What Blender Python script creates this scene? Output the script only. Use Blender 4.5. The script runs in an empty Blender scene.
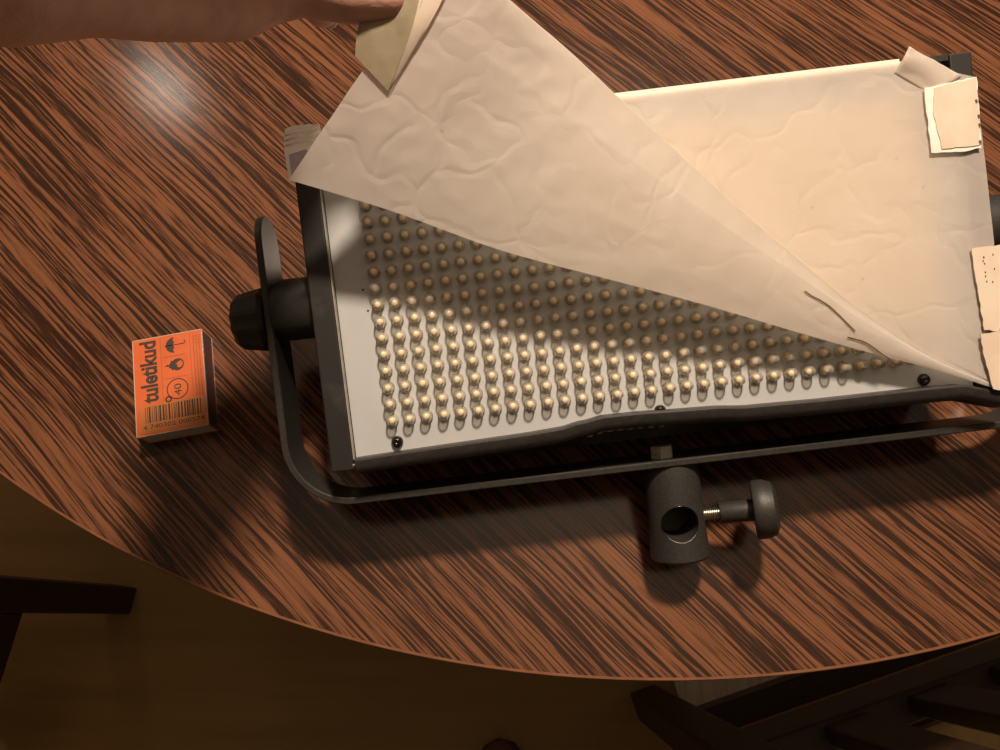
import bpy, bmesh, math, random
from mathutils import Vector, Matrix, noise
random.seed(7)
D = bpy.data
C = bpy.context.scene.collection
sc = bpy.context.scene

# ------------------------------------------------------------------ camera
FPX, CAM_H = 780.0, 0.4
ND = Vector((24, 243, 780)).normalized()          # "down" in camera axes (x right, y down, z forward)
zc = -ND
yc = Vector((0, -1, 0)); yc = (yc - zc * yc.dot(zc)).normalized()
xc = yc.cross(zc)
W = Matrix((xc, yc, zc))                            # camera axes -> world axes
CAM = Vector((0, 0, CAM_H))
cam = D.objects.new('camera', D.cameras.new('camera')); C.objects.link(cam)
cam.matrix_world = Matrix.Translation(CAM) @ (W @ Matrix(((1, 0, 0), (0, -1, 0), (0, 0, -1)))).to_4x4()
cam.data.sensor_width = 36; cam.data.lens = 36 * FPX / 1000
cam.data.clip_start = 0.02; cam.data.clip_end = 50
sc.camera = cam

# ------------------------------------------------------------------ light
wd = D.worlds.new('room_light'); sc.world = wd; wd.use_nodes = True
wd.node_tree.nodes['Background'].inputs[0].default_value = (1.0, 0.78, 0.60, 1)
wd.node_tree.nodes['Background'].inputs[1].default_value = 0.085
def point_light(name, loc, watts, col, radius):
    l = D.lights.new(name, 'POINT'); l.energy = watts; l.color = col; l.shadow_soft_size = radius
    o = D.objects.new(name, l); C.objects.link(o); o.location = loc; return o
point_light('pendant_lamp_light', (0.15, 0.82, 1.33), 134, (1.0, 0.80, 0.62), 0.075)
point_light('wall_lamp_light', (-0.862, 1.203, 1.161), 2.0, (1.0, 0.82, 0.66), 0.045)
sc.view_settings.view_transform = 'Standard'; sc.view_settings.look = 'None'
sc.view_settings.exposure = 0.0; sc.view_settings.gamma = 1.0
sc.view_settings.use_curve_mapping = False

# ------------------------------------------------------------------ frames
MM = 0.001
PR = Matrix(((0.99302636, -0.11786432, -0.00257841), (-0.11773246, -0.99258021, 0.03039084), (-0.00614127, -0.02987534, -0.99953477)))
PT = Vector((-48.368, 20.466, 346.202))             # panel frame in camera axes, millimetres
PANEL = Matrix.Translation(CAM) @ W.to_4x4() @ Matrix.Translation(PT * MM) @ PR.to_4x4()
def ray(u, v): return Vector(((u - 500) / FPX, (v - 375) / FPX, 1))
def loc(u, v, z=0.0):                               # where a sight line meets the panel-parallel plane at height z (mm, panel frame)
    d = ray(u, v); n = PR.col[2]; o = PT + n * z
    q = d * (o.dot(n) / d.dot(n)) - PT
    return Vector((q.dot(PR.col[0]), q.dot(PR.col[1]), z))
def pix(p):                                         # panel frame mm -> pixel
    q = PR @ Vector(p) + PT
    return (500 + FPX * q.x / q.z, 375 + FPX * q.y / q.z)
def wp(u, v, depth):                                # world point on a sight line at a depth (mm)
    return CAM + W @ (ray(u, v) * depth * MM)
def ground(u, v, z):
    d = W @ ray(u, v); return CAM + d * ((z - CAM_H) / d.z)

# ------------------------------------------------------------------ materials
def mat(name, col=(0.5, 0.5, 0.5), rough=0.5, metal=0.0, **kw):
    m = D.materials.new(name); m.use_nodes = True
    b = m.node_tree.nodes['Principled BSDF']
    b.inputs['Base Color'].default_value = (*col, 1); b.inputs['Roughness'].default_value = rough; b.inputs['Metallic'].default_value = metal
    for k, v in kw.items(): b.inputs[k.replace('_', ' ')].default_value = v
    return m
class NT:
    def __init__(s, m): s.t = m.node_tree; s.b = s.t.nodes['Principled BSDF']
    def n(s, typ, **kw):
        x = s.t.nodes.new(typ)
        for k, v in kw.items(): setattr(x, k, v)
        return x
    def l(s, a, b): s.t.links.new(a, b)
    def coord(s): return s.n('ShaderNodeTexCoord').outputs['Object']
    def noise(s, vec, scale, detail=3, rough=0.55, dist=0.0):
        x = s.n('ShaderNodeTexNoise'); x.inputs['Scale'].default_value = scale; x.inputs['Detail'].default_value = detail
        x.inputs['Roughness'].default_value = rough; x.inputs['Distortion'].default_value = dist
        s.l(vec, x.inputs['Vector']); return x.outputs['Fac']
    def mapping(s, vec, scale=(1, 1, 1), rot=(0, 0, 0), locn=(0, 0, 0)):
        x = s.n('ShaderNodeMapping'); x.inputs['Scale'].default_value = scale; x.inputs['Rotation'].default_value = rot; x.inputs['Location'].default_value = locn
        s.l(vec, x.inputs['Vector']); return x.outputs['Vector']
    def ramp(s, fac, stops):
        x = s.n('ShaderNodeValToRGB'); e = x.color_ramp.elements
        while len(e) < len(stops): e.new(0.5)
        for i, (p, c) in enumerate(stops): e[i].position = p; e[i].color = (*c, 1) if len(c) == 3 else c
        s.l(fac, x.inputs[0]); return x.outputs['Color']
    def math(s, op, a, b=None):
        x = s.n('ShaderNodeMath', operation=op)
        for i, v in enumerate((a, b)):
            if v is None: continue
            if hasattr(v, 'links'): s.l(v, x.inputs[i])
            else: x.inputs[i].default_value = v
        return x.outputs[0]
    def mix(s, fac, a, b, typ='MIX'):
        x = s.n('ShaderNodeMix', data_type='RGBA', blend_type=typ)
        if hasattr(fac, 'links'): s.l(fac, x.inputs[0])
        else: x.inputs[0].default_value = fac
        for i, v in ((6, a), (7, b)):
            if hasattr(v, 'links'): s.l(v, x.inputs[i])
            else: x.inputs[i].default_value = (*v, 1)
        return x.outputs[2]
    def bump(s, h, strength, dist):
        x = s.n('ShaderNodeBump'); x.inputs['Strength'].default_value = strength; x.inputs['Distance'].default_value = dist
        s.l(h, x.inputs['Height']); s.l(x.outputs[0], s.b.inputs['Normal']); return x
def speckled(name, col, col2, scale, rough, bump=0.0, metal=0.0, lo=0.4, hi=0.65, **kw):
    m = mat(name, col, rough, metal, **kw); t = NT(m); f = t.noise(t.coord(), scale, 4)
    t.l(t.ramp(f, [(lo, col), (hi, col2)]), t.b.inputs['Base Color'])
    if bump: t.bump(f, bump, 0.0006)
    return m

def wenge():
    m = mat('wenge_laminate', (0.3, 0.12, 0.05), 0.34)
    t = NT(m); t.b.inputs['Specular IOR Level'].default_value = 0.5
    v = t.mapping(t.coord(), rot=(0, 0, math.radians(43.5)))
    # slow wander of the grain
    wv = t.noise(t.mapping(v, (3.5, 12, 1)), 1.0, 2); wv2 = t.noise(t.mapping(v, (16, 60, 1)), 1.0, 2)
    off = t.math('ADD', t.math('MULTIPLY', wv, 0.016), t.math('MULTIPLY', wv2, 0.0024))
    cx = t.n('ShaderNodeCombineXYZ'); t.l(off, cx.inputs[1])
    ad = t.n('ShaderNodeVectorMath', operation='ADD'); t.l(v, ad.inputs[0]); t.l(cx.outputs[0], ad.inputs[1]); g = ad.outputs[0]
    big = t.noise(t.mapping(g, (9, 620, 1)), 1.0, 1.5, 0.5)
    fine = t.noise(t.mapping(g, (46, 1350, 1)), 1.0, 2, 0.6)
    vary = t.noise(t.mapping(g, (4, 26, 1)), 1.0, 2)
    f = t.math('ADD', t.math('ADD', t.math('MULTIPLY', big, 0.6), t.math('MULTIPLY', fine, 0.4)), t.math('MULTIPLY', t.math('SUBTRACT', vary, 0.5), 0.18))
    col = t.ramp(f, [(0.43, (0.028, 0.0126, 0.0079)), (0.485, (0.049, 0.0212, 0.0123)), (0.525, (0.137, 0.0553, 0.0262)), (0.64, (0.178, 0.0724, 0.0342))])
    t.l(col, t.b.inputs['Base Color'])
    rr = t.noise(t.mapping(v, (60, 60, 1)), 1.0, 3); t.l(t.math('ADD', t.math('MULTIPLY', rr, 0.06), 0.13), t.b.inputs['Roughness'])
    t.bump(f, 0.06, 0.0004)
    return m
M = {}
M['wood'] = wenge()
M['edge'] = speckled('edge_band_plastic', (0.20, 0.080, 0.036), (0.155, 0.06, 0.028), 90, 0.4)
M['under'] = speckled('chipboard_underside', (0.05, 0.03, 0.02), (0.03, 0.018, 0.012), 60, 0.7)
M['black'] = speckled('black_painted_steel', (0.020, 0.0185, 0.0165), (0.030, 0.027, 0.023), 420, 0.42, 0.15)
M['worn'] = speckled('worn_black_bezel', (0.012, 0.0105, 0.009), (0.05, 0.044, 0.036), 45, 0.58, 0.1, lo=0.58, hi=0.78)
M['yoke'] = speckled('satin_black_steel', (0.026, 0.024, 0.021), (0.036, 0.033, 0.028), 420, 0.40, 0.1)
M['plastic'] = speckled('black_moulded_plastic', (0.024, 0.022, 0.020), (0.034, 0.031, 0.027), 900, 0.5, 0.2)
M['steel'] = speckled('zinc_steel', (0.62, 0.58, 0.50), (0.48, 0.45, 0.39), 300, 0.3, 0, 1.0)
M['dullsteel'] = speckled('dull_zinc', (0.42, 0.40, 0.33), (0.32, 0.30, 0.25), 300, 0.5, 0, 0.4)
M['screw'] = speckled('blackened_screw', (0.05, 0.046, 0.04), (0.09, 0.08, 0.07), 900, 0.25, 0, 0.9)
M['hole'] = mat('dark_pin_hole', (0.02, 0.018, 0.016), 0.8)
M['plate'] = speckled('white_board_lacquer', (0.47, 0.485, 0.49), (0.445, 0.46, 0.465), 30, 0.36)
M['strip'] = speckled('white_edge_tape', (0.80, 0.76, 0.66), (0.66, 0.60, 0.48), 160, 0.6, lo=0.55, hi=0.75)
M['chip'] = mat('phosphor_chip', (1.0, 0.80, 0.50), 0.4)
def clear():
    m = D.materials.new('clear_epoxy'); m.use_nodes = True; t = m.node_tree; t.nodes.clear()
    o = t.nodes.new('ShaderNodeOutputMaterial'); mx = t.nodes.new('ShaderNodeMixShader'); mx2 = t.nodes.new('ShaderNodeMixShader')
    tr = t.nodes.new('ShaderNodeBsdfTransparent'); tr.inputs[0].default_value = (0.94, 0.92, 0.87, 1)
    gl = t.nodes.new('ShaderNodeBsdfGlossy'); gl.inputs[0].default_value = (1, 0.95, 0.88, 1); gl.inputs['Roughness'].default_value = 0.10
    hilite = t.nodes.new('ShaderNodeBsdfDiffuse'); hilite.inputs[0].default_value = (0.95, 0.90, 0.82, 1)  # whitish diffuse share stands in for highlights in the dome
    fr = t.nodes.new('ShaderNodeFresnel'); fr.inputs[0].default_value = 1.32
    mx2.inputs[0].default_value = 0.20
    t.links.new(tr.outputs[0], mx2.inputs[1]); t.links.new(hilite.outputs[0], mx2.inputs[2])
    t.links.new(fr.outputs[0], mx.inputs[0]); t.links.new(mx2.outputs[0], mx.inputs[1]); t.links.new(gl.outputs[0], mx.inputs[2]); t.links.new(mx.outputs[0], o.inputs[0])
    return m
M['clear'] = clear()
def film():
    m = mat('frosted_diffusion_film', (0.78, 0.72, 0.66), 0.46)
    t = NT(m); co = t.coord()
    n1 = t.noise(co, 22, 4); n2 = t.noise(co, 260, 2)
    base = t.ramp(n1, [(0.35, (0.92, 0.85, 0.79)), (0.65, (0.86, 0.785, 0.72))])
    # scattered grubby specks
    vo = t.n('ShaderNodeTexVoronoi'); vo.inputs['Scale'].default_value = 85; t.l(co, vo.inputs['Vector'])
    sp = t.math('LESS_THAN', vo.outputs['Distance'], 0.085)
    gate = t.math('GREATER_THAN', t.noise(co, 30, 2), 0.56)
    base = t.mix(t.math('MULTIPLY', t.math('MULTIPLY', sp, gate), 0.5), base, (0.32, 0.26, 0.20))
    t.l(base, t.b.inputs['Base Color'])
    # creases
    v2 = t.n('ShaderNodeTexVoronoi', feature='DISTANCE_TO_EDGE'); v2.inputs['Scale'].default_value = 33
    wv = t.n('ShaderNodeVectorMath', operation='ADD'); nn = t.n('ShaderNodeTexNoise'); nn.inputs['Scale'].default_value = 30; t.l(co, nn.inputs['Vector'])
    sc_ = t.n('ShaderNodeVectorMath', operation='SCALE'); sc_.inputs['Scale'].default_value = 0.05; t.l(nn.outputs['Color'], sc_.inputs[0])
    t.l(co, wv.inputs[0]); t.l(sc_.outputs[0], wv.inputs[1]); t.l(wv.outputs[0], v2.inputs['Vector'])
    cr = t.math('MULTIPLY', t.math('MINIMUM', v2.outputs['Distance'], 0.10), t.math('MULTIPLY', t.noise(co, 16, 1), 7))
    hgt = t.math('ADD', t.math('MULTIPLY', n1, 1.2), t.math('ADD', cr, t.math('MULTIPLY', n2, 0.06)))
    bp = t.bump(hgt, 0.30, 0.0015)
    tl = t.n('ShaderNodeBsdfTranslucent'); tl.inputs[0].default_value = (0.97, 0.92, 0.85, 1); t.l(bp.outputs[0], tl.inputs['Normal'])
    mx = t.n('ShaderNodeMixShader'); mx.inputs[0].default_value = 0.60
    out = [x for x in t.t.nodes if x.type == 'OUTPUT_MATERIAL'][0]
    t.l(t.b.outputs[0], mx.inputs[1]); t.l(tl.outputs[0], mx.inputs[2]); t.l(mx.outputs[0], out.inputs[0])
    return m
M['film'] = film()
M['tape'] = speckled('cream_cloth_tape', (0.74, 0.62, 0.50), (0.68, 0.55, 0.43), 70, 0.55, 0.25)
M['tape_shaded'] = speckled('shaded_tape_backing', (0.32, 0.265, 0.17), (0.26, 0.21, 0.13), 120, 0.6, 0.2)  # back of the folded tape, its shade put into the olive colour
M['tape_white'] = speckled('white_cloth_tape', (0.90, 0.86, 0.78), (0.78, 0.73, 0.65), 120, 0.5, 0.3)
M['tape_lilac'] = speckled('lilac_stain', (0.42, 0.36, 0.42), (0.52, 0.46, 0.48), 120, 0.5)
M['grime'] = mat('tape_glue_grime', (0.10, 0.075, 0.055), 0.8)
M['ink'] = mat('brown_ink', (0.22, 0.14, 0.09), 0.8)
M['orange'] = speckled('orange_card', (0.58, 0.120, 0.034), (0.52, 0.105, 0.028), 120, 0.42)
M['ochre'] = mat('ochre_print', (0.45, 0.15, 0.038), 0.45)
M['card'] = speckled('grey_card', (0.62, 0.58, 0.48), (0.54, 0.50, 0.41), 200, 0.7)
M['cardedge'] = mat('worn_card_edge', (0.45, 0.34, 0.27), 0.7)
M['striker'] = speckled('brown_striker', (0.085, 0.035, 0.034), (0.12, 0.05, 0.045), 900, 0.8)
M['print'] = mat('black_print', (0.035, 0.022, 0.012), 0.6)
M['print_brown'] = mat('faint_print', (0.30, 0.085, 0.025), 0.6)
def skin():
    m = mat('skin', (0.62, 0.33, 0.23), 0.5, 0, Subsurface_Weight=0.12)
    t = NT(m); t.b.inputs['Subsurface Radius'].default_value = (0.008, 0.003, 0.0015); t.b.inputs['Subsurface Scale'].default_value = 0.5
    co = t.coord(); f = t.noise(co, 70, 4)
    t.l(t.ramp(f, [(0.35, (0.56, 0.29, 0.215)), (0.65, (0.66, 0.385, 0.30))]), t.b.inputs['Base Color'])
    t.bump(t.math('ADD', t.noise(co, 900, 2), t.math('MULTIPLY', t.noise(co, 160, 3), 1.5)), 0.25, 0.0006)
    return m
M['skin'] = skin()
M['nail'] = mat('fingernail', (0.90, 0.72, 0.60), 0.3)
M['floor'] = None
def floor_mat():
    m = mat('brown_floor', (0.09, 0.05, 0.02), 0.55); t = NT(m); v = t.mapping(t.coord(), (3, 40, 1), (0, 0, 0.2))
    f = t.noise(v, 1, 4); t.l(t.ramp(f, [(0.3, (0.29, 0.175, 0.055)), (0.7, (0.37, 0.225, 0.075))]), t.b.inputs['Base Color']); return m
M['floor'] = floor_mat()
M['wall'] = speckled('warm_wall_paint', (0.13, 0.11, 0.09), (0.12, 0.10, 0.08), 20, 0.8)
M['seat'] = speckled('olive_seat_weave', (0.60, 0.43, 0.17), (0.52, 0.37, 0.14), 80, 0.7)
M['ceiling'] = speckled('cream_ceiling_paint', (0.20, 0.178, 0.15), (0.185, 0.165, 0.14), 20, 0.8)
M['darkwood'] = speckled('dark_chair_wood', (0.030, 0.014, 0.008), (0.042, 0.020, 0.012), 60, 0.45)
M['rug'] = None
def rug_mat():
    m = mat('grey_woven_mat', (0.45, 0.40, 0.34), 0.9); t = NT(m); v = t.mapping(t.coord(), (160, 14, 1)); f = t.noise(v, 1, 3)
    t.l(t.ramp(f, [(0.35, (0.66, 0.58, 0.50)), (0.65, (0.84, 0.76, 0.67))]), t.b.inputs['Base Color']); return m
M['rug'] = rug_mat()
M['pink'] = speckled('dusky_pink_felt', (0.20, 0.085, 0.075), (0.15, 0.06, 0.055), 200, 0.9)

# ------------------------------------------------------------------ mesh helpers (coordinates in millimetres unless scale=1)
class MB:
    def __init__(s): s.v = []; s.f = []
    def add(s, vs, fs):
        o = len(s.v); s.v += [tuple(x) for x in vs]; s.f += [tuple(i + o for i in f) for f in fs]; return s
    def box(s, a, b):
        (x0, y0, z0), (x1, y1, z1) = a, b
        return s.add([(x0, y0, z0), (x1, y0, z0), (x1, y1, z0), (x0, y1, z0), (x0, y0, z1), (x1, y0, z1), (x1, y1, z1), (x0, y1, z1)],
                     [(0, 3, 2, 1), (4, 5, 6, 7), (0, 1, 5, 4), (1, 2, 6, 5), (2, 3, 7, 6), (3, 0, 4, 7)])
    def prism(s, poly, z0, z1):                     # poly: (x, y) or (x, y, dz)
        n = len(poly); vs = [(p[0], p[1], z0 + (p[2] if len(p) > 2 else 0)) for p in poly] + [(p[0], p[1], z1 + (p[2] if len(p) > 2 else 0)) for p in poly]
        return s.add(vs, [tuple(range(n))[::-1], tuple(range(n, 2 * n))] + [(i, (i + 1) % n, n + (i + 1) % n, n + i) for i in range(n)])
    def lathe(s, prof, org, axis, n=24, closed=True):  # prof: (radius, distance along axis)
        a = Vector(axis).normalized(); u = a.orthogonal().normalized(); w = a.cross(u); org = Vector(org); vs = []; fs = []
        for r, h in prof:
            for k in range(n):
                t = 2 * math.pi * k / n; vs.append(org + a * h + (u * math.cos(t) + w * math.sin(t)) * r)
        for i in range(len(prof) - 1):
            for k in range(n): fs.append((i * n + k, i * n + (k + 1) % n, (i + 1) * n + (k + 1) % n, (i + 1) * n + k))
        if closed: fs += [tuple(range(n))[::-1], tuple(range((len(prof) - 1) * n, len(prof) * n))]
        return s.add(vs, fs)
    def tube(s, path, r, n=8):
        path = [Vector(p) for p in path]; vs = []; fs = []
        for i, p in enumerate(path):
            d = (path[min(i + 1, len(path) - 1)] - path[max(i - 1, 0)]).normalized(); u = d.cross(Vector((0.13, 0.21, 1))).normalized(); w = d.cross(u)
            for k in range(n): t = 2 * math.pi * k / n; vs.append(p + (u * math.cos(t) + w * math.sin(t)) * r)
        for i in range(len(path) - 1):
            for k in range(n): fs.append((i * n + k, i * n + (k + 1) % n, (i + 1) * n + (k + 1) % n, (i + 1) * n + k))
        return s.add(vs, fs + [tuple(range(n))[::-1], tuple(range(len(vs) - n, len(vs)))])
    def mesh(s, name, scale=MM):
        m = D.meshes.new(name); m.from_pydata([(x * scale, y * scale, z * scale) for x, y, z in s.v], [], s.f)
        b = bmesh.new(); b.from_mesh(m); bmesh.ops.recalc_face_normals(b, faces=b.faces); b.to_mesh(m); b.free(); return m
def obj(name, mesh, m=None, parent=None, smooth=False, bevel=0, seg=2, scale=MM):
    if isinstance(mesh, MB): mesh = mesh.mesh(name, scale)
    if m is not None and not mesh.materials: mesh.materials.append(M[m])
    if smooth is not False:
        mesh.shade_smooth()
        if smooth is not True: mesh.set_sharp_from_angle(angle=math.radians(smooth))
    o = D.objects.new(name, mesh); C.objects.link(o)
    if parent: o.parent = parent
    if bevel:
        b = o.modifiers.new('bevel', 'BEVEL'); b.width = bevel * scale; b.segments = seg; b.limit_method = 'ANGLE'; b.angle_limit = math.radians(40)
    return o
def tag(o, label=None, cat=None, group=None, kind=None):
    for k, v in (('label', label), ('category', cat), ('group', group), ('kind', kind)):
        if v: o[k] = v
    return o
def empty(name, mw):
    o = D.objects.new(name, None); C.objects.link(o); o.matrix_world = mw; o.empty_display_size = 0.02; return o
def baked(o, name):                                 # mesh with its modifiers applied; the working object is removed
    dg = bpy.context.evaluated_depsgraph_get(); me = D.meshes.new_from_object(o.evaluated_get(dg)); me.name = name
    D.objects.remove(o, do_unlink=True); return me
def cr(pts, t):                                     # Catmull-Rom through pts, t in 0..1
    n = len(pts) - 1; x = min(max(t, 0), 1) * n; i = min(int(x), n - 1); f = x - i
    p1, p2 = Vector(pts[i]), Vector(pts[i + 1]); p0 = Vector(pts[i - 1]) if i else p1 * 2 - p2; p3 = Vector(pts[i + 2]) if i + 2 <= n else p2 * 2 - p1
    return 0.5 * ((2 * p1) + (p2 - p0) * f + (2 * p0 - 5 * p1 + 4 * p2 - p3) * f * f + (3 * p1 - p0 - 3 * p2 + p3) * f ** 3)

# ------------------------------------------------------------------ setting: floor
FZ = -0.72
fl = obj('floor', MB().box((-2.2, -1.8, FZ - 0.05), (2.2, 2.7, FZ)), 'floor', scale=1); tag(fl, kind='structure')

RX, RY0, RY1, RZ = 2.1, -1.7, 2.6, 1.9
for nm, a, b in (('wall_left', (-RX - .1, RY0, FZ), (-RX, RY1, RZ)), ('wall_right', (RX, RY0, FZ), (RX + .1, RY1, RZ)), ('wall_front', (-RX, RY0 - .1, FZ), (RX, RY0, RZ)), ('wall_back', (-RX, RY1, FZ), (RX, RY1 + .1, RZ))):
    tag(obj(nm, MB().box(a, b), 'wall', scale=1), kind='structure')
tag(obj('ceiling', MB().box((-RX, RY0, RZ), (RX, RY1, RZ + .1)), 'ceiling', scale=1), kind='structure')

# ------------------------------------------------------------------ table
TC = Vector((0.0596, 0.5953, 0)); TR = 0.6235
table = empty('dining_table', Matrix.Translation((TC.x, TC.y, FZ)))
tag(table, 'large round table with striped wenge wood top and thin orange-brown edge', 'table')
top_z = -FZ
disc = lambda r, z0, z1, n=256: MB().lathe([(r, z0), (r, z1)], (0, 0, 0), (0, 0, 1), n)
obj('table_top', disc(TR - 0.0016, top_z - 0.024, top_z), 'wood', table, smooth=30, scale=1)
band = MB(); n = 256
band.lathe([(TR - 0.0016, top_z - 0.024), (TR, top_z - 0.0235), (TR, top_z - 0.0006), (TR - 0.0004, top_z), (TR - 0.0016, top_z + 0.0001)], (0, 0, 0), (0, 0, 1), n, closed=False)
obj('edge_band', band, 'edge', table, smooth=40, scale=1)
obj('pedestal', MB().lathe([(0.05, 0.03), (0.05, top_z - 0.03), (0.16, top_z - 0.026), (0.16, top_z - 0.0245)], (0, 0, 0), (0, 0, 1), 32), 'darkwood', table, smooth=40, scale=1)
obj('pedestal_foot', MB().lathe([(0.26, 0.0), (0.26, 0.012), (0.06, 0.04), (0.05, 0.06)], (0, 0, 0), (0, 0, 1), 48), 'darkwood', table, smooth=40, scale=1)

# ------------------------------------------------------------------ LED panel light
panel = empty('led_panel_light', PANEL)
tag(panel, 'black rectangular LED panel light lying face up with a yoke bracket and bare bulbs', 'panel light')
X0, X1, Y0, Y1 = -28.8, 270.6, -19.0, 130.6
PZ = -4.6
# housing: open tray
h = MB()
h.box((X0, Y0, -50), (X1, Y1, -47)); h.box((X0, Y0, -47), (X0 + 2.5, Y1, 0.6)); h.box((X1 - 2.5, Y0, -47), (X1, Y1, 0.6))
h.box((X0 + 2.5, Y0, -47), (X1 - 2.5, Y0 + 2.5, -12.5)); h.box((X0 + 2.5, Y1 - 2.5, -47), (X1 - 2.5, Y1, 0.4))
housing = obj('housing', h, 'black', panel)
obj('circuit_plate', MB().box((-18.2, Y0 + 2.6, PZ - 2), (260.5, Y1 - 2.6, PZ)), 'plate', panel)
# side bezels
def bezel(xa, xb):
    b = MB(); N = 40
    ys = [Y0 - 0.6 + (Y1 - Y0 + 0.6) * i / N for i in range(N + 1)]
    for i in range(N):
        for (x0, x1, z0, z1) in ((xa, xb, -1.0, 1.6),):
            pass
    b.box((xa, ys[0], -3.5), (xb, ys[-1], 1.4)); return b
obj('side_bezel', bezel(X0, -18.6), 'worn', panel, bevel=0.7)
obj('side_bezel', bezel(261.0, X1), 'worn', panel, bevel=0.7)
obj('trim_wire', MB().box((-18.55, Y0 + 4, -2), (-18.05, Y1 - 4, 1.0)), 'dullsteel', panel)
obj('corner_pin', MB().lathe([(0.9, 0), (0.9, 6.5), (0.5, 7)], (-19.2, -17.6, 0.6), (1, 0.12, 0), 10), 'steel', panel, smooth=40)
# bottom lip: bent sheet with a dent in the middle
lipx = [(-17.6, -14.6), (0, -14.0), (30, -13.2), (60, -12.4), (74, -11.6), (84, -10.0), (94, -8.6), (110, -8.8), (125, -9.6), (140, -10.2), (160, -11.8), (190, -12.6), (220, -12.8), (240, -13.0), (252, -13.4)]
def lip_y(x):
    for (a, ya), (b, yb) in zip(lipx, lipx[1:]):
        if x <= b: t = (x - a) / (b - a); t = t * t * (3 - 2 * t) if abs(yb - ya) > 0.9 else t; return ya + (yb - ya) * t
    return lipx[-1][1]
lip = MB(); N = 120; rows = []
for i in range(N + 1):
    x = -17.6 + (270.0 + 17.6) * i / N
    yi = lip_y(x); end = max(0, (x - 252) / 18.0); yi -= end * 5.5
    fl_ = 1 - min(1, max(0, (x - 226) / 26))       # the sloped face dies out towards the right end
    yo = min(yi - 6.2, -16.5 + 3 * (1 - abs(x - 110) / 60) if abs(x - 110) < 60 else -17.5); yb = -19.7 - 2.6 * fl_
    rows.append([(x, yi, PZ + 0.05), (x, yi, 2.6 - end), (x, yi - 0.9, 3.4 - end), (x, (yi + yo) / 2 - 0.6, 3.3 - end), (x, yo + 0.6, 2.4 - end), (x, yo - 0.3, 1.0 - end), (x, yo - 1.4, -5.0), (x, min(yb, yo - 1.6), -11.5), (x, yb, -50), (x, -19.05, -50), (x, -19.05, -13), (x, max(yo + 2.5, -19), -12.6), (x, max(yo + 2.5, -19), PZ - 2.1)])
n = len(rows[0])
lip.add([p for r in rows for p in r], [(i * n + k, i * n + (k + 1) % n, (i + 1) * n + (k + 1) % n, (i + 1) * n + k) for i in range(N) for k in range(n)] + [tuple(range(n)), tuple(N * n + k for k in range(n))])
lipo = obj('bottom_flange', lip, 'black', panel, smooth=35)
for k in range(8):
    x = 86 + k * 4.6; y = min(lip_y(x) - 6.2, -16.5 + 3 * (1 - abs(x - 110) / 60)) - 1.1
    obj('vent_slot_glint', MB().prism([(x, y - 0.5), (x + 2.2, y - 0.4), (x + 2.3, y + 0.1), (x + 0.1, y)], -3.4, -2.2), 'dullsteel', lipo)  # pale slivers: light caught on the slot edges, put into the colour
# back box that carries the tilted panel on the table
bb = MB(); inv = PANEL.inverted()
crn = [(60, 40), (255, 40), (255, 124), (60, 124)]
def drop(x, y):                                     # panel-frame point on the table below the panel's underside
    p = PANEL @ Vector((x * MM, y * MM, -50 * MM)); q = Vector((p.x, p.y, 0.0005)); return inv @ q * 1000
bb.add([(x, y, -49.9) for x, y in crn] + [drop(x, y) for x, y in crn], [(0, 1, 2, 3), (7, 6, 5, 4)] + [(i, (i + 1) % 4, 4 + (i + 1) % 4, 4 + i) for i in range(4)])
obj('rear_box', bb, 'plastic', panel)
# white strip along the top edge
st = MB(); N = 60; vs = []
for i in range(N + 1):
    x = 100 + 139.0 * i / N; w = 127.9 + 0.28 * noise.noise((x * 0.25, 3, 1))
    vs += [(x, w, 0.4), (x, Y1 + 0.2, 0.4), (x, Y1 + 0.2, 1.7), (x, w, 1.7)]
st.add(vs, [(i * 4 + k, i * 4 + (k + 1) % 4, i * 4 + 4 + (k + 1) % 4, i * 4 + 4 + k) for i in range(N) for k in range(4)] + [(0, 1, 2, 3), tuple(N * 4 + k for k in (3, 2, 1, 0))])
tag(obj('edge_strip', st, 'strip', panel), 'white strip along the top edge')
# screws
for x in (1.0, 119.9, 238.6):
    s_ = obj('screw', MB().lathe([(2.7, 0), (2.7, 0.8), (2.2, 2.0), (1.2, 2.6), (1.1, 2.3), (0.3, 1.9)], (x, -9.9, PZ), (0, 0, 1), 20), 'screw', panel, smooth=50)
for x, y in ((-6.0, 59.6), (-4.9, 50.0)):
    obj('pin_hole', MB().lathe([(0.5, 0), (0.5, 0.08)], (x, y, PZ), (0, 0, 1), 10), 'hole', panel)

# yoke bracket strip
pathp = []
xa, xb, yb, R = -51.6, 309.0, -35.2, 29.0
for y in [101 - 4 * i for i in range(0, 4)] + [80, 60, 40, 20, yb + R + 4]: pathp.append((xa, y))
for k in range(0, 13):
    a = math.radians(180 + 90 * k / 12); pathp.append((xa + R + R * math.cos(a), yb + R + R * math.sin(a)))
for x in (20, 60, 100, 140, 180, 220): pathp.append((x, yb))
for k in range(0, 13):
    a = math.radians(270 + 90 * k / 12); pathp.append((xb - R + R * math.cos(a), yb + R + R * math.sin(a)))
for y in [yb + R + 4, 20, 40, 60, 80] + [89 + 4 * i for i in range(0, 4)]: pathp.append((xb, y))
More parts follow.
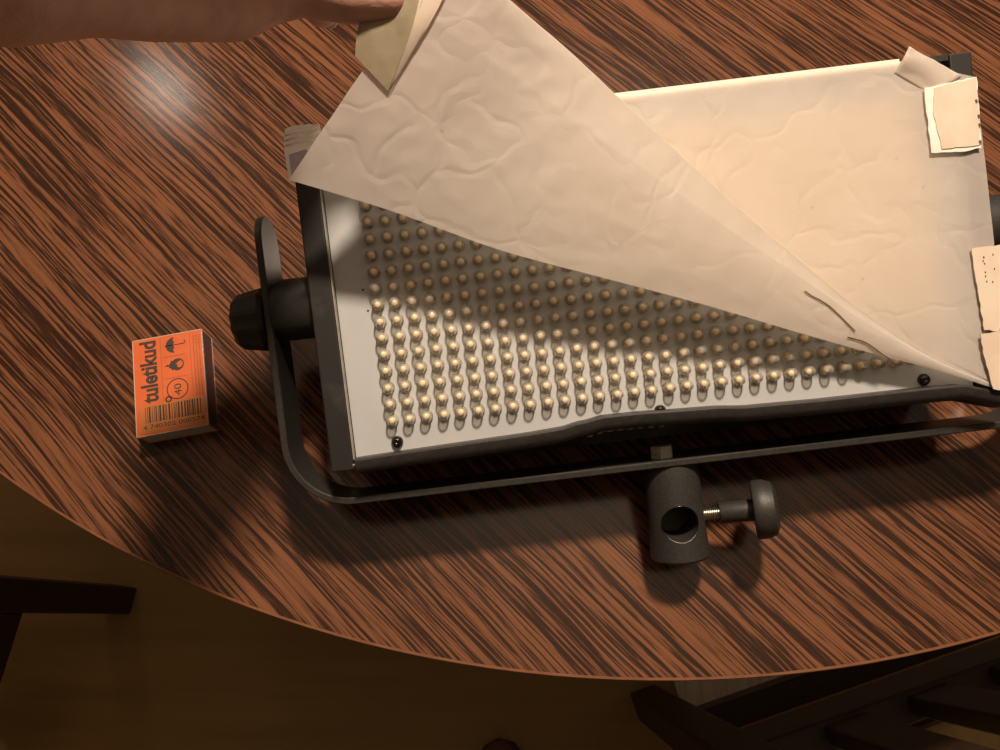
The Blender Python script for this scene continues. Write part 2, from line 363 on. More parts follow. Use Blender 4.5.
# refine ends for the round tips
HW, ZC, TH = 13.5, -24.0, 1.6
dist = [0.0]
for a, b in zip(pathp, pathp[1:]): dist.append(dist[-1] + math.hypot(b[0] - a[0], b[1] - a[1]))
tot = dist[-1]
def at_s(s):
    for i in range(len(dist) - 1):
        if s <= dist[i + 1] + 1e-6:
            t = (s - dist[i]) / (dist[i + 1] - dist[i]); a, b = pathp[i], pathp[i + 1]
            return a[0] + (b[0] - a[0]) * t, a[1] + (b[1] - a[1]) * t
    return pathp[-1]
ss = sorted(set([HW * (1 - math.cos(math.radians(90 * k / 8))) for k in range(0, 9)] + [tot - HW * (1 - math.cos(math.radians(90 * k / 8))) for k in range(0, 9)] + [d for d in dist if HW < d < tot - HW]))
yk = MB(); rows = []
for s in ss:
    x, y = at_s(s); x2, y2 = at_s(min(s + 0.5, tot)); x1, y1 = at_s(max(s - 0.5, 0)); dx, dy = x2 - x1, y2 - y1; L = math.hypot(dx, dy); nx, ny = -dy / L * TH, dx / L * TH
    e = min(s, tot - s); w = HW if e >= HW else math.sqrt(max(0.3, HW * HW - (HW - e) ** 2))
    c = 0.5 if w > 2 else 0.1
    rows.append([(x - nx, y - ny, ZC + w - c), (x - nx * .7, y - ny * .7, ZC + w), (x + nx * .7, y + ny * .7, ZC + w), (x + nx, y + ny, ZC + w - c), (x + nx, y + ny, ZC - w), (x - nx, y - ny, ZC - w)])
n = 6
yk.add([p for r in rows for p in r], [(i * n + k, i * n + (k + 1) % n, (i + 1) * n + (k + 1) % n, (i + 1) * n + k) for i in range(len(rows) - 1) for k in range(n)] + [tuple(range(n)), tuple((len(rows) - 1) * n + k for k in range(n))])
yoke = obj('yoke_bracket', yk, 'yoke', panel, smooth=35)
obj('mounting_nut', MB().lathe([(5.6, 0), (5.6, 6.0)], (121.5, yb + TH, -20), (0, 1, 0), 6), 'dullsteel', yoke, bevel=0.4)
# pivot bosses and tilt knobs
PY = 53.0
def ribbed(r0, r1, h0, h1, org, ax, n=40):
    m = MB(); a = Vector(ax); u = a.orthogonal().normalized(); w = a.cross(u); vs = []; rings = [(r0 * .86, h0), (r0, h0 + 2), (r1, h1 - 2), (r1 * .85, h1)]
    for r, hh in rings:
        for k in range(n): t = 2 * math.pi * k / n; q = r * (1 + (0.035 if k % 4 < 2 else -0.035)); vs.append(Vector(org) + a * hh + (u * math.cos(t) + w * math.sin(t)) * q)
    return m.add(vs, [(i * n + k, i * n + (k + 1) % n, (i + 1) * n + (k + 1) % n, (i + 1) * n + k) for i in range(3) for k in range(n)] + [tuple(range(n))[::-1], tuple(range(3 * n, 4 * n))])
for xs, ax in (((X0, xa), -1), ((X1, xb), 1)):
    g = abs(xs[1] - xs[0]) - TH
    obj('pivot_boss', MB().lathe([(14.5, 0), (14.5, g * .75), (13, g)], (xs[0], PY + 3, ZC + 2), (ax, 0, 0), 32), 'plastic', panel, smooth=40)
    kn = obj('tilt_knob', ribbed(14.5, 12.5, 3.2, 18.5, (xs[1], PY, ZC), (ax, 0, 0)), 'plastic', panel, smooth=30)
    obj('knob_shaft', MB().lathe([(5, TH), (5, 4)], (xs[1], PY, ZC), (ax, 0, 0), 16), 'steel', kn, smooth=40)
# spigot socket with a cross hole
SX, SY, SZ = 125.5, -63.8, -24.0
t1 = obj('tmp', MB().lathe([(12.6, 0), (13.0, 4), (13.3, 30), (13.9, 44.5), (13.2, 45.6)], (SX, yb - TH, SZ), (0, -1, 0), 64), 'plastic', panel)
t2 = obj('tmp', MB().lathe([(8.3, -12), (8.3, 40)], (SX - 0.6, SY, SZ), (0, 0, 1), 48), 'plastic', panel)
bo = t1.modifiers.new('cut', 'BOOLEAN'); bo.object = t2; bo.operation = 'DIFFERENCE'; bo.solver = 'EXACT'
bpy.context.view_layer.update()
me = baked(t1, 'spigot_socket'); D.objects.remove(t2, do_unlink=True)
sock = obj('spigot_socket', me, 'plastic', panel, smooth=32)
rim = MB(); vs = []; N = 48
for k in range(N):
    t = 2 * math.pi * k / N; x = 8.5 * math.cos(t); y = 8.5 * math.sin(t); zz = math.sqrt(13.3 ** 2 - (x - 0.6) ** 2)
    vs.append((SX - 0.6 + x, SY + y, SZ + zz + 0.15))
rim.tube(vs + vs[:2], 0.2, 6)
obj('hole_rim', rim, 'screw', sock, smooth=True)
obj('socket_floor', MB().lathe([(8.2, 0), (8.2, 1)], (SX - 0.6, SY, SZ - 10.5), (0, 0, 1), 24), 'plastic', sock)
KA = Vector((1, 0.03, 0.27)).normalized(); K0 = Vector((SX, SY + 1.0, SZ))
ck = obj('clamp_knob', MB().lathe([(13.0, 0), (13.6, 0.8), (13.6, 5), (12.2, 9.0), (9, 10.6)], K0 + KA * 35.5, KA, 40), 'plastic', panel, smooth=40)
obj('knob_sleeve', MB().lathe([(4.7, 0), (5.0, 0.6), (5.0, 15.6)], K0 + KA * 20.5, KA, 24), 'plastic', ck, smooth=40)
prof = []
for i in range(26): prof.append((3.1 if i % 2 else 2.6, 0.45 * i))
obj('threaded_bolt', MB().lathe(prof, K0 + KA * 9.8, KA, 16), 'steel', ck, smooth=20)

# ------------------------------------------------------------------ diffusion sheet (lifted at its left edge)
KU = [  # lower free edge pixel + height, ridge pixel + height (mm above the plate)
    ((1003, 391, 2.8), (1003, 388, 3)),
    ((930, 368.5, 4.5), (930, 356, 5.5)),
    ((860, 350, 7.5), (860, 310, 9.5)),
    ((800, 333, 11), (800, 261, 14)),
    ((700, 303.5, 17), (740, 209, 20)),
    ((600, 277, 22), (680, 154, 26)),
    ((500, 250, 25), (620, 99, 31)),
    ((400, 214, 28), (564, 46, 37)),
    ((340, 195, 31), (508, -1, 43)),
    ((289, 180, 34), (452, -52, 48))]
Lp = [loc(*a) for a, b in KU]; Cp = [loc(*b) for a, b in KU]
bend = Vector((0.60, 0.80, 0))
Bp = []
for (a, b), c in zip(KU, Cp):
    hit = loc(b[0], b[1], 2.5); foot = Vector((c.x, c.y, 2.5)); p = foot.lerp(hit, 0.3); Bp.append(p)
# the sheet lies flat from Bp to the right and top edges
def edge_pt(t):
    pts = [(270.6, -18.5), (271.6, 30), (271.2, 80), (270.2, 119), (240, 129.3), (180, 129.3), (112, 129.3)]
    cum = [0]
    for a, b in zip(pts, pts[1:]): cum.append(cum[-1] + math.dist(a, b))
    s = t * cum[-1]
    for i in range(len(pts) - 1):
        if s <= cum[i + 1] + 1e-9: f = (s - cum[i]) / (cum[i + 1] - cum[i]); return Vector((pts[i][0] + (pts[i + 1][0] - pts[i][0]) * f, pts[i][1] + (pts[i + 1][1] - pts[i][1]) * f, 2.5))
    return Vector((*pts[-1], 2.5))
def sheet_pt(u, v):                                  # v: 0 lower edge .. 1 ridge .. 1.25 foot .. 2 far edge
    L, Cc, B = cr(Lp, u), cr(Cp, u), cr(Bp, u)
    uq = min(u / 0.74, 1.0); E = edge_pt(uq)
    if u > 0.66: k = min(1, (u - 0.66) / 0.1); B = B.lerp(Vector((112 - (u - 0.66) * 30, 127.5, 2.5 + (u - 0.66) * 12)), k * k * (3 - 2 * k)); E = E.lerp(B, k)
    B.y = min(B.y, 128.8) if u < 0.9 else B.y
    sag = math.sin(math.pi * min(v, 1)) * (2.0 + 3.0 * u) * min(1, u * 5)
    if v <= 1:
        s = v; e = 1 - (1 - s) ** 1.15
        p = L.lerp(Cc, e); p.z += sag * 0.5
        # slopes up more steeply towards the ridge
        if s > 0.72: p.z += ((s - 0.72) / 0.28) ** 2 * 4.0 * min(1, u * 4) - 4.0 * min(1, u * 4) * (s - 0.72) / 0.28
    elif v <= 1.25:
        s = (v - 1) / 0.25; top = Cc.copy()
        p = top.lerp(B, s); wgt = math.sin(s * math.pi / 2); p.x = top.x + (B.x - top.x) * wgt; p.y = top.y + (B.y - top.y) * wgt
    else:
        s = (v - 1.25) / 0.75; p = B.lerp(E, s)
    # crumple
    q = Vector((p.x, p.y, p.z * 0.6)) * 0.02
    amp = min(1, u * 4)
    if v <= 1.1:
        rid = 0
        for k, (fr, am) in enumerate(((1.0, 1.3), (2.3, 0.9), (4.7, 0.5))):
            rid += am * (0.35 - abs(noise.noise(q * fr + Vector((k * 9.1, 2.7, 5.3)))))
        fade = min(1, v * 6 + 0.25) * min(1, max(0, (1.1 - v) / 0.1))
        p.z += rid * amp * fade
    elif v > 1.3:
        p.z += 0.55 * abs(noise.noise(q * 1.7)) + 0.25 * abs(noise.noise(q * 4))
    return p
NU, NV = 150, 150
sh = MB(); vs = []
for i in range(NU + 1):
    u = (i / NU) ** 1.15
    for j in range(NV + 1): vs.append(sheet_pt(u, 2.0 * j / NV))
sh.add(vs, [(i * (NV + 1) + j, (i + 1) * (NV + 1) + j, (i + 1) * (NV + 1) + j + 1, i * (NV + 1) + j + 1) for i in range(NU) for j in range(NV)])
sheet = obj('diffuser_sheet', sh, 'film', None, smooth=True)
sheet.matrix_world = PANEL
tag(sheet, 'crumpled frosted diffusion sheet peeled up from the light at its left side', 'diffuser sheet')
# two pen strokes drawn on the film
def on_sheet(px, py):
    best = None
    for i in range(len(vs)):
        p = vs[i]
        if (i % (NV + 1)) > NV * 0.5: continue
        a = pix(p); d = (a[0] - px) ** 2 + (a[1] - py) ** 2
        if best is None or d < best[0]: best = (d, p.z)
    q = loc(px, py, best[1] + 0.5); return q
for pl in ([(805, 291), (812, 296), (820, 300), (829, 306), (838, 314), (847, 323), (855, 331)], [(848, 337), (856, 339), (865, 342), (873, 347), (881, 353), (890, 359)]):
    ctr = [on_sheet(*q) for q in pl]
    obj('pen_stroke', MB().tube([cr(ctr, k / 24) for k in range(25)], 0.3, 5), 'ink', sheet)
# dog-eared corner
cc = MB(); cpts = {}
A0, A1, A2, A3 = Vector((235.5, 124.5, 2.4)), Vector((241.0, 134.0, 6.5)), Vector((264.5, 120.0, 3.0)), Vector((250.5, 113.5, 2.4))
N = 14; vv = []
for i in range(N + 1):
    for j in range(N + 1):
        a, b = i / N, j / N
        p = A0.lerp(A1, b).lerp(A3.lerp(A2, b), a); p.z += 1.6 * math.sin(math.pi * b) * (1 - 0.5 * a) + 0.9 * abs(noise.noise(p * 0.16)); vv.append(p)
cc.add(vv, [(i * (N + 1) + j, (i + 1) * (N + 1) + j, (i + 1) * (N + 1) + j + 1, i * (N + 1) + j + 1) for i in range(N) for j in range(N)])
co_ = obj('folded_corner', cc, 'film', sheet, smooth=True); s2 = co_.modifiers.new('thickness', 'SOLIDIFY'); s2.thickness = 0.0002
# tape flap on the lifted left edge, gripped by the fingers
def strip_mesh(pa, pb, th, n=12, wob=0.0):
    b = MB(); v_ = []
    for i in range(n + 1):
        t = i / n; a, c = cr(pa, t), cr(pb, t)
        for j in range(5):
            p = a.lerp(c, j / 4); p.z += wob * noise.noise(p * 0.2); v_.append(p)
    v2 = [Vector((p.x, p.y, p.z - th)) for p in v_]; o = len(v_)
    f_ = [(i * 5 + j, (i + 1) * 5 + j, (i + 1) * 5 + j + 1, i * 5 + j + 1) for i in range(n) for j in range(4)]
    f_ += [tuple(o + k for k in q[::-1]) for q in list(f_)]
    bd = [i * 5 for i in range(n + 1)] + [n * 5 + j for j in range(1, 5)] + [i * 5 + 4 for i in range(n - 1, -1, -1)] + [j for j in range(3, 0, -1)]
    f_ += [(bd[k], bd[(k + 1) % len(bd)], o + bd[(k + 1) % len(bd)], o + bd[k]) for k in range(len(bd))]
    return b.add(v_ + v2, f_)
def over(px, py, dz): return loc(px, py, on_sheet(px, py).z + dz)
obj('tape_flap', strip_mesh([over(372, -10, 4), over(358, 28, 3), over(355, 56, 2)], [over(426, -10, 3), over(413, 28, 2.5), over(388, 91, 1)], 0.4, wob=0.3), 'tape_shaded', sheet, smooth=50)
obj('tape_edge', strip_mesh([over(424, -22, 3.6), over(411, 32, 3.0), over(389, 90, 1.3)], [over(452, -22, 1), over(434, 16, 1), over(394, 84, 0.6)], 0.4), 'tape', sheet, smooth=50)

# ------------------------------------------------------------------ tape pieces
def ragged(poly, amp=0.35, step=2.0):
    out = []
    for a, b in zip(poly, poly[1:] + poly[:1]):
        L = math.dist(a[:2], b[:2]); k = max(1, int(L / step))
        for i in range(k):
            t = i / k; x, y = a[0] + (b[0] - a[0]) * t, a[1] + (b[1] - a[1]) * t
            out.append((x + (random.uniform(-amp, amp) if i else 0), y + (random.uniform(-amp, amp) if i else 0)))
    return out
def on(z, *px): return [tuple(loc(u, v, z))[:2] for u, v in px]
def tape(name, poly, z, m, label, amp=0.3, th=0.5):
    o = obj(name, MB().prism(ragged(poly, amp), z, z + th), m); o.matrix_world = PANEL; tag(o, label, 'tape'); return o
tp = tape('tape_piece', on(4, (924, 88), (976, 77), (979, 110), (981, 148), (960, 152), (931, 153)), 3.8, 'tape_white', 'square cream cloth tape holding the sheet at the top right corner')
obj('upper_layer', MB().prism(ragged(on(4.5, (934, 88), (976, 77.5), (978.5, 110), (980, 145), (942, 149), (933, 112)), 0.2), 4.3, 4.7), 'tape', tp)
for k in range(4):
    y = 110 - k * 6.0 + random.uniform(-3, 3); x = 268.0 + random.uniform(-.4, .5)
    obj('glue_spot', MB().prism([(x, y), (x + 0.9, y + 0.3), (x + 1.2, y - 1.2), (x + 0.3, y - 1.6)], 4.4, 4.85), 'grime', tp)
tp = tape('tape_piece', on(4, (971, 249), (1003, 244), (1010, 300), (998, 331), (984, 330), (979, 300)), 3.8, 'tape', 'speckled cream tape at the right edge, midway down the light')
for k in range(10):
    x, y = random.choice([random.uniform(264.5, 265.5), random.uniform(267, 271)]), random.uniform(28, 43)
    obj('glue_spot', MB().prism([(x, y), (x + 0.5, y + 0.1), (x + 0.6, y - 0.7), (x + 0.1, y - 0.8)], 4.3, 4.4), 'grime', tp)
tape('tape_piece', on(4.5, (980, 334), (1010, 330), (1015, 392), (993, 389), (984, 357)), 4.35, 'tape', 'plain cream tape at the bottom right corner of the light')
tp = tape('tape_piece', on(2.5, (285, 129), (300, 125), (319, 124), (326, 150), (305, 184), (289, 181), (285, 155)), 2.2, 'tape_white', 'white wrinkled tape around the top left corner of the light', 0.35)
obj('stain', MB().prism([(-29.6, 121), (-22, 122.5), (-18.0, 118), (-20, 112), (-27, 108.5), (-29.6, 112)], 2.7, 2.8), 'tape_lilac', tp)
for k in range(3):
    y = 125.5 + 2.2 * k
    obj('wrinkle', MB().tube([(-30.5, y - 0.6, 2.75), (-25, y + 0.4, 2.9), (-20, y + 0.3, 2.9), (-15, y + 1.6, 2.8)], 0.45, 6), 'tape_white', tp, smooth=True)

# ------------------------------------------------------------------ LEDs
led_mesh = MB().lathe([(2.85, 0), (2.85, 0.9), (2.45, 0.95), (2.45, 4.1), (2.3, 5.0), (1.8, 5.9), (1.0, 6.45), (0.25, 6.6)], (0, 0, 0), (0, 0, 1), 14).mesh('led')
led_mesh.materials.append(M['clear']); led_mesh.shade_smooth()
chip_mesh = MB().lathe([(1.45, 0.3), (1.45, 2.1), (1.1, 2.8), (0.4, 3.1)], (0, 0, 0), (0, 0, 1), 10).mesh('chip'); chip_mesh.materials.append(M['chip'])
low = [(a[0], a[1]) for a, b in KU][::-1]
def below(px, py):
    for (xa_, ya_), (xb_, yb_) in zip(low, low[1:]):
        if px <= xb_: return py - (ya_ + (yb_ - ya_) * (px - xa_) / (xb_ - xa_))
    return -100
leds = []
for r in range(16):
    for c in range(32):
        x, y = 7.8 * c, 7.41 * r; px, py = pix((x, y, 1)); leds.append((below(px, py), x, y))
leds.sort(reverse=True)
for k, (_, x, y) in enumerate(leds[:290]):
    o = D.objects.new('led_bulb', led_mesh); C.objects.link(o); o.parent = panel; o.location = (x * MM, y * MM, PZ * MM)
    o.rotation_euler = (random.uniform(-.05, .05), random.uniform(-.05, .05), random.uniform(0, 6))
    g = D.objects.new('led_chip', chip_mesh); C.objects.link(g); g.parent = o
rest = MB()
for _, x, y in leds[290:]:
    rest.lathe([(2.4, 0), (2.4, 2.0), (1.2, 2.9)], (x, y, PZ), (0, 0, 1), 8)
tag(obj('covered_led_bulbs', rest, 'chip', panel), kind='stuff')

# ------------------------------------------------------------------ matchbox
mb = empty('matchbox', Matrix.Translation((-0.1855, 0.1162, 0)) @ Matrix.Rotation(math.radians(11.0), 4, 'Z') @ Matrix.Scale(1.062, 4))
tag(mb, 'small orange matchbox with black print lying left of the light', 'matchbox')
w2, h2, t_ = 17.5, 25.2, 13.2
sl = MB()
sl.box((-w2, -h2, 0.1), (w2, h2, 0.6)); sl.box((-w2, -h2, 0.6), (-w2 + .5, h2, t_ - .5)); sl.box((w2 - .5, -h2, 0.6), (w2, h2, t_ - .5)); sl.box((-w2, -h2, t_ - .5), (w2, h2, t_))
sleeve = obj('sleeve', sl, 'orange', mb)
tr_ = MB(); tr_.box((-w2 + .6, -h2 + 0.3, 0.7), (w2 - .6, h2 - 0.3, 1.2)); tr_.box((-w2 + .6, -h2 + .3, 1.2), (w2 - .6, -h2 + 0.9, t_ - .7)); tr_.box((-w2 + .6, h2 - .9, 1.2), (w2 - .6, h2 - 0.3, t_ - .7))
obj('tray', tr_, 'card', mb)
for sx in (-1, 1):
    obj('striker', MB().box((sx * w2 - .05, -h2 + .5, 1.2), (sx * w2 + .08 * sx + 0.02, h2 - .5, t_ - 1.2)), 'striker', mb)
ed = MB()
for a, b in (((-w2 - .1, -h2 - .1), (-w2 + .35, h2 + .1)), ((w2 - .35, -h2 - .1), (w2 + .1, h2 + .1)), ((-w2, -h2 - .12), (w2, -h2 + .25)), ((-w2, h2 - .25), (w2, h2 + .12))): ed.box((*a, t_ - .3), (*b, t_ + .04))
obj('worn_edge', ed, 'cardedge', sleeve)
ZT = t_ + 0.02
def flat(name, polys, m, parent, z=ZT, th=0.06):
    b = MB()
    for p in polys: b.prism(p, z, z + th)
    return obj(name, b, m, parent)
def R4(x0, y0, x1, y1): return [(x0, y0), (x1, y0), (x1, y1), (x0, y1)]
flat('price_patch', [R4(-w2 + 2.6, -h2 + 1.2, w2 - 1.2, -h2 + 15.2)], 'ochre', sleeve, ZT, 0.03)
def text(name, s, size, x, y, rot, m, parent, sx=1.0, off=0.0, z=ZT + 0.04):
    cu = D.curves.new(name, 'FONT'); cu.body = s; cu.size = size; cu.offset = off; cu.extrude = 0.03; cu.align_x = 'LEFT'; cu.resolution_u = 4
    o = D.objects.new('tmp', cu); C.objects.link(o); bpy.context.view_layer.update(); me = baked(o, name)
    xs = [v.co.x for v in me.vertices]; L = max(xs) - min(xs); x0 = min(xs)
    if sx: me.transform(Matrix.Diagonal((sx / L, 1, 1, 1)) @ Matrix.Translation((-x0, 0, 0)))
    me.transform(Matrix.Scale(MM, 4) @ Matrix.Translation((x, y, z)) @ Matrix.Rotation(rot, 4, 'Z'))
    me.materials.clear(); return obj(name, me, m, parent)
text('lettering', 'tuletikud', 11.4, -w2 + 11.4, -h2 + 16.2, math.pi / 2, 'print', sleeve, 32.6, 0.34)
text('barcode_digits', '4 740302 000574', 3.1, -w2 + 3.4, -h2 + 3.1, 0, 'print', sleeve, 30.0)
flat('ruled_lines', [R4(-w2 + 13.8, -h2 + 15.6, -w2 + 14.1, h2 - 1.2), R4(-w2 + 28.6, -h2 + 15.6, -w2 + 28.85, h2 - 1.2), R4(-w2 + 15.2, h2 - 11.8, -w2 + 26.2, h2 - 11.55), R4(-w2 + 15.2, h2 - 23.2, -w2 + 26.2, h2 - 22.95)], 'print_brown', sleeve, ZT + .03)
# umbrella, lying with its top to the left
ux, uy = -w2 + 21.0, h2 - 5.9
um = [[(ux - 0.2, uy - 4.1)] + [(ux - 0.2 - 4.2 * math.sin(math.radians(a)), uy - 4.1 * math.cos(math.radians(a))) for a in range(10, 180, 10)] + [(ux - 0.2, uy + 4.1), (ux - .9, uy + 2.7), (ux - .1, uy + 1.4), (ux - .9, uy), (ux - .1, uy - 1.4), (ux - .9, uy - 2.7)],
      R4(ux - 5.0, uy - .2, ux + 4.6, uy + .2), [(ux + 4.4, uy + .2), (ux + 4.4, uy - .2), (ux + 5.4, uy + 0.2), (ux + 5.6, uy + 1.3), (ux + 4.8, uy + 2.0), (ux + 4.6, uy + 1.7), (ux + 5.2, uy + 1.2), (ux + 5.0, uy + .5)]]
flat('umbrella_mark', um, 'print', sleeve, ZT + .03)
fx, fy = -w2 + 20.4, h2 - 16.6
flame = [(-5.0, 0.1), (-3.4, .7), (-2.9, 0.3), (-1.9, 1.5), (-1.6, 2.7), (-0.9, 2.1), (.4, 3.0), (2.0, 3.2), (3.6, 2.6), (4.6, 1.2), (4.7, -.4), (4.0, -1.9), (2.6, -2.9), (.8, -3.1), (-.6, -2.2), (-1.0, -2.9), (-1.9, -1.4), (-2.8, -1.2), (-2.6, -.4), (-3.4, -.3)]
flat('flame_mark', [[(fx + a, fy + b) for a, b in flame]], 'print', sleeve, ZT + .03)
fl2 = [(0.6, 0.2), (1.8, 1.4), (3.0, 1.9), (4.1, 1.2), (4.2, -.2), (3.4, -1.5), (2.0, -1.7), (1.2, -.9), (1.9, -.2)]
flat('flame_core', [[(fx + a, fy + b) for a, b in fl2]], 'orange', sleeve, ZT + .095, 0.02)
cx_, cy_ = -w2 + 21.2, h2 - 29.2
def ring(cx, cy, r, w, n=36):
    return [[(cx + rr * math.cos(a), cy + rr * math.sin(a)) for rr, a in ((r, t), (r + w, t), (r + w, t + d), (r, t + d))] for t, d in ((2 * math.pi * k / n, 2 * math.pi / n) for k in range(n))]
flat('count_mark', ring(cx_, cy_, 4.9, .5) + ring(cx_ - 4.7, cy_ - 4.6, .9, .8, 14), 'print', sleeve, ZT + .03)
text('count_digits', '40', 5.2, cx_ + 1.9, cy_ - 3.4, math.pi / 2, 'print', sleeve, 6.0)
rb = random.Random(3); bars = []; x = -w2 + 4.8
while x < w2 - 2.6:
    w = rb.choice((.28, .28, .55, .8)); bars.append(R4(x, -h2 + 6.3, x + w, -h2 + 14.4)); x += w + rb.choice((.3, .45, .75))
flat('barcode', bars, 'print', sleeve, ZT + .04)
rb = random.Random(5); ln = []
for cxx in (-w2 + 30.2, -w2 + 31.6, -w2 + 33.0):
    y = -h2 + 16.0
    while y < h2 - 2.5:
        L = rb.uniform(.6, 2.2); ln.append(R4(cxx, y, cxx + .55, min(y + L, h2 - 2))); y += L + rb.uniform(.3, .6)
flat('fine_print', ln, 'print_brown', sleeve, ZT + .03)

# ------------------------------------------------------------------ person's hand
def cap(bm, a, b, ra, rb_):
    pts = []
    for p, r in ((a, ra), (b, rb_)):
        for i in range(1, 8):
            th = math.pi * i / 8
            for k in range(12):
                ph = 2 * math.pi * k / 12; pts.append(p + Vector((math.sin(th) * math.cos(ph), math.sin(th) * math.sin(ph), math.cos(th))) * r)
    vs_ = [bm.verts.new(p) for p in pts]; res = bmesh.ops.convex_hull(bm, input=vs_)
    dead = [g for g in res['geom_interior'] if isinstance(g, bmesh.types.BMVert)] + [g for g in res['geom_unused'] if isinstance(g, bmesh.types.BMVert)]
    bmesh.ops.delete(bm, geom=list(set(dead)), context='VERTS')
def hull(bm, balls):
    pts = []
    for p, r in balls:
        for i in range(1, 6):
            th = math.pi * i / 6
            for k in range(10):
                ph = 2 * math.pi * k / 10; pts.append(p + Vector((math.sin(th) * math.cos(ph), math.sin(th) * math.sin(ph), math.cos(th))) * r)
    vs_ = [bm.verts.new(p) for p in pts]; res = bmesh.ops.convex_hull(bm, input=vs_)
    bmesh.ops.delete(bm, geom=list({g for g in res['geom_interior'] + res['geom_unused'] if isinstance(g, bmesh.types.BMVert)}), context='VERTS')
hb = bmesh.new()
def J(u, v, z, r): return (wp(u, v, z), r * MM)
wrist = J(-150, -100, 156, 28); fore = J(-1250, -540, 142, 38); elbow = J(-3200, -1300, 138, 46)
cmc = J(-10, -28, 180, 16.5)
thumb = [cmc, J(80, -15, 206, 13), J(150, -2, 235, 12.6), J(232, 5, 266, 12), J(268, -6, 279, 10.4), J(300, -11, 286, 9.7), J(350, -2, 292, 9.4), J(386, 0, 295, 8.8)]
index = [J(120, -165, 192, 11.5), J(280, -125, 250, 9.4), J(384, -62, 306, 8.2), J(404, 2, 318, 7.6)]
middle = [J(85, -170, 190, 11.5), J(232, -115, 252, 9.4), J(302, -52, 296, 8.4), J(322, 7, 312, 8)]
ring_ = [J(40, -160, 190, 11), J(170, -95, 248, 8.8), J(192, -32, 270, 7.8), J(152, 20, 266, 7.4)]
pinky = [J(-10, -140, 188, 10), J(100, -75, 236, 7.8), J(100, -16, 252, 7), J(66, 4, 250, 6.4)]
for ch in (thumb, index, middle, ring_, pinky):
    for a, b in zip(ch, ch[1:]): cap(hb, a[0], b[0], a[1], b[1])
hull(hb, [wrist, cmc, index[0], middle[0], (J(60, -60, 198, 11))])
hull(hb, [wrist, middle[0], ring_[0], pinky[0], J(-30, -50, 186, 15)])
hull(hb, [cmc, thumb[1], index[0], J(60, -90, 200, 10)])
cap(hb, wrist[0], fore[0], wrist[1], fore[1]); cap(hb, fore[0], elbow[0], fore[1], elbow[1])
hm = D.meshes.new('tmp'); hb.to_mesh(hm); hb.free()
ho = D.objects.new('tmp', hm); C.objects.link(ho)
rm = ho.modifiers.new('r', 'REMESH'); rm.mode = 'VOXEL'; rm.voxel_size = 0.0016
sm_ = ho.modifiers.new('s', 'SMOOTH'); sm_.factor = 0.5; sm_.iterations = 5
bpy.context.view_layer.update(); hme = baked(ho, 'person')
# move the origin to the wrist
hme.transform(Matrix.Translation(-wrist[0]))
hand = obj('person', hme, 'skin', None, smooth=True); hand.location = wrist[0]
tag(hand, 'bare hand reaching in from the top left, pinching the sheet edge with thumb and finger', 'person')
def nail(c, nrm, along, L, Wd):
    n_ = Vector(nrm).normalized(); a = Vector(along); a = (a - n_ * a.dot(n_)).normalized(); s = n_.cross(a); b = MB(); N = 8; v_ = []
    for i in range(N + 1):
        for j in range(N + 1):
            p, q = i / N * 2 - 1, j / N * 2 - 1
            x, y = p * math.sqrt(1 - q * q / 2), q * math.sqrt(1 - p * p / 2)
            v_.append((c + a * x * L + s * y * Wd + n_ * (-0.35 * Wd * y * y - 0.1 * L * x * x)) - wrist[0])
    f_ = [(i * (N + 1) + j, (i + 1) * (N + 1) + j, (i + 1) * (N + 1) + j + 1, i * (N + 1) + j + 1) for i in range(N) for j in range(N)]
    o = obj('fingernail', b.add(v_, f_), 'nail', hand, smooth=True, scale=1); sd = o.modifiers.new('t', 'SOLIDIFY'); sd.thickness = 0.0005
cx_w, cy_w, cz_w = W @ Vector((1, 0, 0)), W @ Vector((0, 1, 0)), W @ Vector((0, 0, 1))
nail(index[3][0] + (cz_w * 0.6 + cx_w * 0.8).normalized() * 0.0071, cz_w * .6 + cx_w * .8, cy_w, 0.006, 0.005)
nail(middle[3][0] + (cz_w * 0.9 + cx_w * 0.4).normalized() * 0.0072, cz_w * .9 + cx_w * .4, cy_w, 0.006, 0.005)
nail(ring_[3][0] + (cy_w * 1.0 - cx_w * 0.05 + cz_w * 0.1).normalized() * 0.0068, cy_w + cz_w * 0.15, -cx_w, 0.0062, 0.005)
nail(pinky[3][0] + (cz_w * 0.8 - cx_w * 0.6).normalized() * 0.0060, cz_w * .8 - cx_w * .6, cy_w, 0.005, 0.004)
nail(thumb[-1][0] + (-cz_w * 0.25 - cy_w * 1.0).normalized() * 0.0077, -cy_w - cz_w * .25, cx_w, 0.007, 0.006)

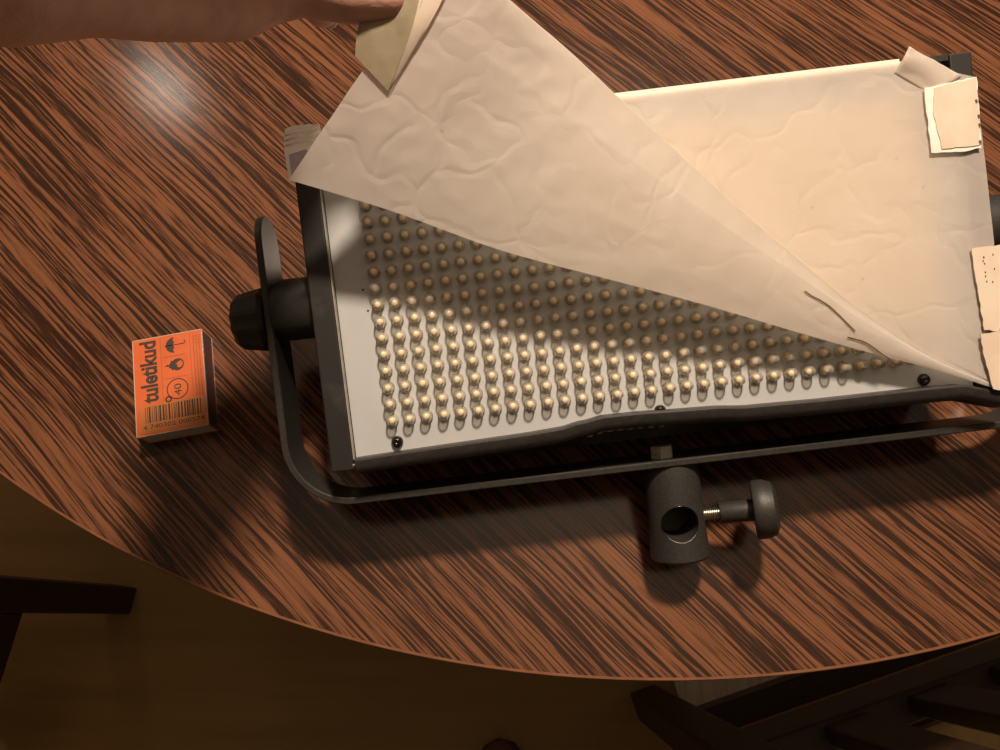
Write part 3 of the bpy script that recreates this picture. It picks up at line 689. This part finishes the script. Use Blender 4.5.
# ------------------------------------------------------------------ chairs
def chair(origin, ang, label, slats=5, wd=0.447, dp=0.42, leg=0.036, post_top=0.90):
    # local frame: back posts at (0,0) and (wd,0), seat runs to -y
    o = empty('dining_chair', Matrix.Translation(origin) @ Matrix.Rotation(ang, 4, 'Z')); tag(o, label, 'chair', 'dark wooden chairs around the table')
    l = leg / 2
    for x in (0, wd):
        obj('back_post', MB().box((x - l, -l, 0), (x + l, l, post_top)), 'darkwood', o, bevel=0.003, scale=1)
        obj('leg', MB().box((x - l, -dp - l, 0), (x + l, -dp + l, 0.43)), 'darkwood', o, bevel=0.003, scale=1)
        obj('stretcher', MB().box((x - .011, -dp + l, 0.235), (x + .011, -l, 0.268)), 'darkwood', o, bevel=0.002, scale=1)
    obj('stretcher', MB().box((l, -.013, 0.235), (wd - l, .013, 0.272)), 'darkwood', o, bevel=0.002, scale=1)
    obj('seat', MB().box((-.03, -dp - .03, 0.43), (wd + .03, -l - 0.002, 0.455)), 'seat', o, bevel=0.006, scale=1)
    obj('lower_rail', MB().box((l, -.011, 0.40), (wd - l, .011, 0.47)), 'darkwood', o, bevel=0.002, scale=1)
    obj('top_rail', MB().box((l, -.012, post_top - .09), (wd - l, .012, post_top - .01)), 'darkwood', o, bevel=0.004, scale=1)
    p = (wd - leg) / (slats + 1)
    for k in range(slats):
        x = l + p * (k + 1); obj('slat', MB().box((x - p * .25, -.007, 0.465), (x + p * .25, .007, post_top - .085)), 'darkwood', o, bevel=0.002, scale=1)
    return o
chair((0.163, -0.105, FZ), math.radians(18.4), 'dark wooden chair with a slatted back beyond the table edge, lower right')
a_ = math.radians(262)                               # left chair: its back posts run away from the table edge
chair((-0.563, 0.020, FZ), a_, 'dark wooden chair, only a leg and crossbar showing, lower left', slats=4)

# ------------------------------------------------------------------ floor things
def poly_on_floor(pts, z0, z1):
    return [(p.x, p.y) for p in (ground(u, v, z0) for u, v in pts)]
e0, e1 = ground(690, 719, FZ + .006), ground(830, 676, FZ + .006)
d_ = (e1 - e0).normalized(); nrm = Vector((-d_.y, d_.x, 0)); base_ = e0 - d_ * 0.005
rp = [base_, base_ + d_ * 0.75, base_ + d_ * 0.75 + nrm * 0.5, base_ + nrm * 0.5]
ctr = sum(rp, Vector()) / 4
rg = obj('floor_mat', MB().prism([((p - ctr).x, (p - ctr).y) for p in rp], 0, 0.006), 'rug', bevel=0.002, scale=1); rg.location = (ctr.x, ctr.y, FZ)
tag(rg, 'pale grey woven mat on the floor under the table edge', 'mat')
sp = ground(497, 741, FZ + 0.03)
slp = empty('slipper', Matrix.Translation((sp.x, sp.y, FZ)) @ Matrix.Rotation(math.radians(8), 4, 'Z')); tag(slp, 'dusky pink slipper toe on the dark floor at the bottom of the view', 'slipper')
so = MB(); up_ = MB()
outl = [(0.0, 0.0), (0.022, -0.008), (0.036, -0.035), (0.038, -0.08), (0.030, -0.14), (0.032, -0.20), (0.026, -0.245), (0.0, -0.258), (-0.026, -0.245), (-0.03, -0.20), (-0.028, -0.14), (-0.036, -0.08), (-0.034, -0.035), (-0.02, -0.008)]
so.prism(outl, 0, 0.014); obj('sole', so, 'darkwood', slp, bevel=0.003, scale=1)
vv = []; N, K = 10, 12
for i in range(N + 1):
    y = -0.002 - 0.12 * i / N; w = 0.036 * math.sin(min(1, (i + .6) / 4) * math.pi / 2); hh = 0.03 + 0.03 * i / N if i else 0.012
    for k in range(K + 1): t = math.pi * k / K; vv.append((w * math.cos(t), y, 0.0145 + hh * math.sin(t)))
up_.add(vv, [(i * (K + 1) + k, i * (K + 1) + k + 1, (i + 1) * (K + 1) + k + 1, (i + 1) * (K + 1) + k) for i in range(N) for k in range(K)] + [tuple(range(K + 1))])
u_ = obj('upper', up_, 'pink', slp, smooth=True, scale=1); u_.modifiers.new('t', 'SOLIDIFY').thickness = 0.002
